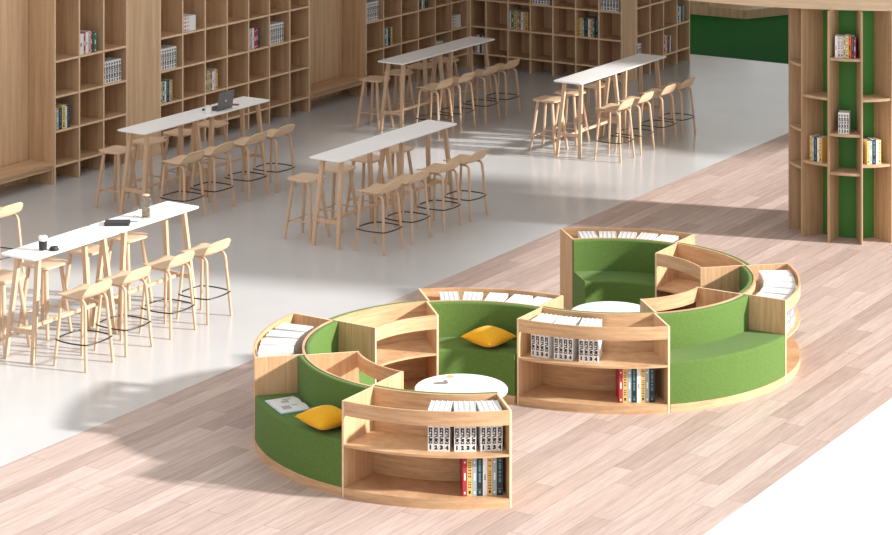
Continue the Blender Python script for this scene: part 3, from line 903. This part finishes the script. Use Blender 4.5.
for nm, ix, y0 in ROWS:
    cx = TX[ix]
    for k in range(2):
        extra = {'front left': (' holding a coffee cup', ' holding a glass carafe'), 'back left': (', bare', ' with a laptop on it')}.get(nm, ('', ''))[k]
        place('t', tb, (cx, y0+LN/2+k*LN, 0), 0, f'{"nearer" if k == 0 else "farther"} half of the {nm} white-topped bar table{extra}', 'white bar tables on oak trestles')
    for k, dy in enumerate((.25, .875, 1.52, 2.17)):
        place('a', sa, (cx-.45, y0+dy+.025, 0), R(rr.uniform(-1.5, 1.5)), f'backless wooden stool, {SN[k]} from the near end of the {nm} table', 'backless bar stools')
    for k, dy in enumerate((.285, .885, 1.585, 2.19)):
        if nm == 'front left': dy += .03
        place('b', sb, (cx+.595, y0+dy, 0), 0, f'low-backed stool with black foot ring, {SN[k]} from the near end of the {nm} table', 'low-backed bar stools')
place('b', sb, (TX[1]+.583, 17.055+2.19, 0), 0, 'low-backed stool cut off by the left edge of the picture', 'low-backed bar stools')

# ---------------------------------------------------------------- things on the bar tables
Z = HB+.0008
t = thing('takeaway_cup', 'takeaway coffee cup with black sleeve and milk foam, near end of front left table', 'cup', (-15.785, 17.315, Z))
MB().lathe([(.034, 0), (.037, .035), (.040, .122)], 24).build('cup_body', M['ceramic'], t)
MB().lathe([(.0375, .006), (.0405, .04), (.0425, .098), (.0405, .0985), (.037, .006)], 24).build('sleeve', M['blackmat'], t)
MB().lathe([(.041, .1225), (.047, .128), (.047, .134), (.038, .146), (.012, .150)], 24).build('foam', M['foam'], t)
MB().lathe([(.016, .1502), (.015, .1515)], 14, .004, -.004).build('coffee_mark', M['coffee'], t)
t = thing('cup_lid', 'black plastic cup lid lying beside the takeaway coffee cup', 'lid', (-15.70, 17.385, Z))
MB().lathe([(.049, 0), (.049, .012), (.044, .016), (.038, .034), (.032, .029)], 28).build('lid_shell', M['blackmat'], t)
t = thing('notebook', 'closed black notebook on the front left table beside the glass', 'notebook', (-15.855, 18.53, Z), R(34))
MB().rbox(-.13, .13, -.085, .085, .0, .004, .001).build('back_cover', M['blackmat'], t, smooth=0)
MB().box(-.126, .124, -.082, .081, .0041, .0249).build('page_block', M['keys'], t, smooth=0)
MB().rbox(-.13, .13, -.085, .085, .025, .029, .001).build('front_cover', M['blackmat'], t, smooth=0)
t = thing('pen', 'grey pen lying beyond the black notebook', 'pen', (-15.79, 18.69, Z+.005), R(40))
MB().tube([(-.06, 0, 0), (.05, 0, 0), (.065, 0, 0)], [.0048, .0048, .0015], 8).build('barrel', M['aluminium'], t)
t = thing('drinking_glass', 'empty clear drinking glass left of the carafe', 'glass', (-15.905, 18.885, Z))
MB().lathe([(.030, 0), (.0325, .098), (.0305, .098), (.028, .006), (.001, .005)], 24).build('glass_body', M['glass'], t)
t = thing('carafe', 'clear glass carafe half filled with brown tea on the front left table', 'carafe', (-15.785, 18.91, Z))
MB().lathe([(.042, 0), (.046, .01), (.046, .17), (.040, .215), (.040, .235), (.038, .235), (.038, .215), (.0435, .17), (.0435, .012), (.001, .010)], 28).build('glass_body', M['glass'], t)
MB().lathe([(.042, .0125), (.042, .095)], 28).build('tea', M['water'], t)
MB().tube([(.041, 0, .20), (.07, .0, .205), (.085, 0, .17), (.085, 0, .11), (.066, 0, .075), (.047, 0, .078)], .005, 8).build('handle', M['glass'], t)
MB().lathe([(.037, .2355), (.040, .2365), (.040, .243), (.030, .247)], 24).build('lid', M['beech_s'], t)

t = thing('laptop', 'open grey laptop seen from behind on the back left table', 'laptop', (-18.665, 23.955, Z))
MB().rbox(-.225, .0, -.155, .155, 0, .014, .003).build('base', M['aluminium'], t, smooth=0)
MB().box(-.19, -.05, -.14, .14, .0142, .0155).build('keyboard', M['keys'], t, smooth=0)
MB().box(-.022, -.006, -.13, .13, .0142, .0165).build('hinge', M['keys'], t, smooth=0)
lid = MB().rbox(-.160, .160, -.004, .004, 0, .235, .003).build('screen_lid', M['aluminium'], t, smooth=0)
lid.location = (.001, 0, .0145); lid.rotation_euler = (R(8), 0, R(90))
lg = MB()
lg.add([(.013*math.cos(2*PI*i/16)*(.85 if i % 8 == 0 else 1), -.0046, .105+.014*math.sin(2*PI*i/16)) for i in range(16)], [tuple(range(16))])
lg.add([(.001, -.0046, .121), (.006, -.0046, .123), (.008, -.0046, .130), (.003, -.0046, .128)], [(0, 1, 2, 3)])
lgo = lg.build('logo', M['silver'], lid, smooth=0)
t = thing('mug', 'white mug standing left of the laptop', 'mug', (-18.70, 23.66, Z))
MB().lathe([(.034, 0), (.038, .005), (.040, .098), (.037, .098), (.029, .012), (.001, .011)], 24).build('mug_body', M['ceramic'], t)
MB().tube([(-.034, 0, .068), (-.058, 0, .06), (-.058, 0, .03), (-.033, 0, .022)], .005, 8).build('handle', M['ceramic'], t)
t = thing('computer_mouse', 'small dark computer mouse on the back left table', 'mouse', (-18.86, 23.76, Z))
MB().lathe([(.020, 0), (.024, .008), (.020, .020), (.010, .026)], 20).build('mouse_body', M['keys'], t)
t = thing('card_case', 'small brown leather case beyond the laptop', 'case', (-18.74, 24.27, Z), R(20))
MB().rbox(-.05, .05, -.035, .035, 0, .012, .003).build('case_body', M['leather'], t, smooth=0)

# ---------------------------------------------------------------- round bookshelf column and canopy
CC = (-10.948, 26.42)
HC_ = 2.76
t = thing('shelf_column', 'round green bookshelf column with radiating oak fins at the right', 'bookcase', (CC[0], CC[1], 0)); at = tuple(t.location)
MB().lathe([(.44, 0), (.44, HC_-.001)], 64, *CC).build('green_core', M['greenpaint'], t, at)
for k in range(12):
    a = R(-148+30*k); u = Vector((math.cos(a), math.sin(a), 0)); nn = Vector((-u.y, u.x, 0))
    vs = []
    for z in (0, HC_-.001):
        for r, w in ((.4405, -.013), (.758, -.013), (.762, 0), (.758, .013), (.4405, .013)):
            vs.append(Vector((CC[0], CC[1], z))+u*r+nn*w)
    MB().add(vs, [(4, 3, 2, 1, 0), (5, 6, 7, 8, 9), (0, 1, 6, 5), (1, 2, 7, 6), (2, 3, 8, 7), (3, 4, 9, 8), (4, 0, 5, 9)]).build('fin', M['col_v'], t, at, smooth=0)
BAY = {0: (.84, 1.29, 2.07), 1: (.93, 1.72), 2: (.84, 1.30, 2.20), 3: (.94, 1.72)}
for k in range(12):
    a0, a1 = -148+30*k, -118+30*k
    for z in BAY[k % 4]:
        vs = []; n = 8; fs = []
        for i in range(n+1):
            for r, zz in ((.441, z-.03), (.748, z-.03), (.748, z), (.441, z)):
                l = math.degrees(.0135/r); a = R(a0+l+(a1-a0-2*l)*i/n)
                vs.append((CC[0]+r*math.cos(a), CC[1]+r*math.sin(a), zz))
        for i in range(n):
            for j in range(4): j2 = (j+1) % 4; fs.append((i*4+j2, i*4+j, (i+1)*4+j, (i+1)*4+j2))
        fs += [(0, 1, 2, 3), (n*4+3, n*4+2, n*4+1, n*4)]
        MB().add(vs, fs).build('shelf', M['col_f'], t, at)
def bay_books(th, z, keys, ws, hs, off, where, d=.19, r=.70):
    tot = sum(ws); u = Vector((math.cos(R(th)), math.sin(R(th)), 0)); s = Vector((-u.y, u.x, 0)); p = -tot/2+off
    for i, (k, w, h) in enumerate(zip(keys, ws, hs)):
        q = Vector((CC[0], CC[1], z+.0005))+u*r+s*(p+w/2)
        lab = (f'white book numbered {k}, {where}' if isinstance(k, int) else f'{KIND[k][3]} book, {ORD[i]} from left, {where}')
        put_book(k, w-.001, h, d, tuple(q), R(th+90), lab, 'books in the round shelf column')
        p += w
bay_books(-103, .93, ['yel', 'blu', 'blk', 'wht', 'yel'], [.034, .028, .048, .028, .042], [.295, .29, .285, .285, .29], -.012, 'left bay of the round column')
bay_books(-73, 1.30, [1, 2, 3, 4], [.032]*4, [.25]*4, -.02, 'central bay of the round column', .17)
bay_books(-73, 2.20, ['wht', 'pnk', 'pnk', 'gry', 'cre', 'ora', 'blk', 'mag'], [.03, .034, .034, .026, .034, .034, .032, .02], [.26, .255, .255, .265, .265, .26, .26, .24], .0, 'top of the round column', .17)
bay_books(-43, .94, ['cre', 'blu', 'blk', 'wht', 'cre'], [.034, .028, .05, .03, .034], [.275, .28, .29, .285, .285], -.02, 'right bay of the round column')

CN = (-12.36, 29.80); CR = 4.28
A0, A1 = -150.6, -29.4
can = thing('canopy', 'large curved oak-edged canopy above the column at the top right', 'canopy', (CN[0], CN[1]-3, HC_)); at = tuple(can.location)
MB().arc([(CR-.06, HC_), (CR, HC_), (CR, HC_+.30), (CR-.06, HC_+.30)], A0, A1, *CN, n=60).build('rim', M['canopy'], can, at)
P = [(CN[0]+(CR-.061)*math.cos(R(A0+(A1-A0)*i/60)), CN[1]+(CR-.061)*math.sin(R(A0+(A1-A0)*i/60))) for i in range(61)]
MB().add([(x, y, z) for z in (HC_+.02, HC_+.06) for x, y in P], [tuple(range(60, -1, -1)), tuple(range(61, 122))]+[(i, (i+1) % 61, 61+(i+1) % 61, 61+i) for i in range(61)]).build('deck', M['canopy'], can, at)

# unseen slab added to shade the bar tables, with an opening for the sun
AZ, EL = 17, 23
def pq(p, q, z):
    a = R(AZ); return (p*math.cos(a)-q*math.sin(a), p*math.sin(a)+q*math.cos(a), z)
GH = 6.2; SH = GH/math.tan(R(EL))
b = MB()
for (p0, p1, q0, q1) in ((-22, -6.3, 24.3, 30.0), (-22, -9.9, 30.0, 33.0), (-22, 4, 33.0, 44)):
    P = [(p0, q0), (p1, q0), (p1, q1), (p0, q1)]
    vs = [pq(p+SH, q, z) for z in (GH, GH+.25) for p, q in P]
    b.add(vs, [(3, 2, 1, 0), (4, 5, 6, 7), (0, 1, 5, 4), (1, 2, 6, 5), (2, 3, 7, 6), (3, 0, 4, 7)])
struct(b.build('shade_slab', M['laminate'], smooth=0), 'unseen white slab added to shade the bar tables, high above the bookshelf column', 'shade_slab')
struct(MB().box(-13.59, -5, 32, 46, 3.9, 4.1).build('shade_slab', M['laminate'], smooth=0), 'unseen white slab added to darken the floor beyond the round bookshelf column', 'shade_slab')  # unseen slab added to keep sky light off the far floor
struct(MB().box(-24, -13.6, 26.6, 46, 3.9, 4.1).build('shade_slab', M['laminate'], smooth=0), 'unseen white slab added to darken the far bar tables', 'shade_slab')  # added out of view, blocks sky light over the far tables

# ---------------------------------------------------------------- light, camera
w = D.worlds.new('World'); SC.world = w; w.use_nodes = True
bg = w.node_tree.nodes['Background']; bg.inputs[0].default_value = (1, .985, .97, 1); bg.inputs[1].default_value = .93
sl = D.lights.new('Sun', 'SUN'); sl.energy = 7.8; sl.angle = R(3.0); sl.color = (1, .968, .935)
so = D.objects.new('sun', sl); COL.objects.link(so)
az, el = R(AZ), R(EL)
dv = Vector((math.cos(az)*math.cos(el), math.sin(az)*math.cos(el), math.sin(el)))
so.rotation_euler = dv.to_track_quat('Z', 'Y').to_euler(); so.location = (0, 20, 12)

cam = D.cameras.new('Camera'); co = D.objects.new('camera', cam); COL.objects.link(co)
co.location = (0, 0, 7); co.rotation_euler = (R(90), 0, math.atan(1469/2310))
cam.sensor_width = 36; cam.sensor_fit = 'HORIZONTAL'; cam.lens = 2310/892*36
cam.shift_x = 0; cam.shift_y = -612.5/892; cam.clip_end = 200
SC.camera = co
SC.view_settings.view_transform = 'Standard'; SC.view_settings.look = 'None'
SC.view_settings.exposure = 0; SC.view_settings.gamma = 1
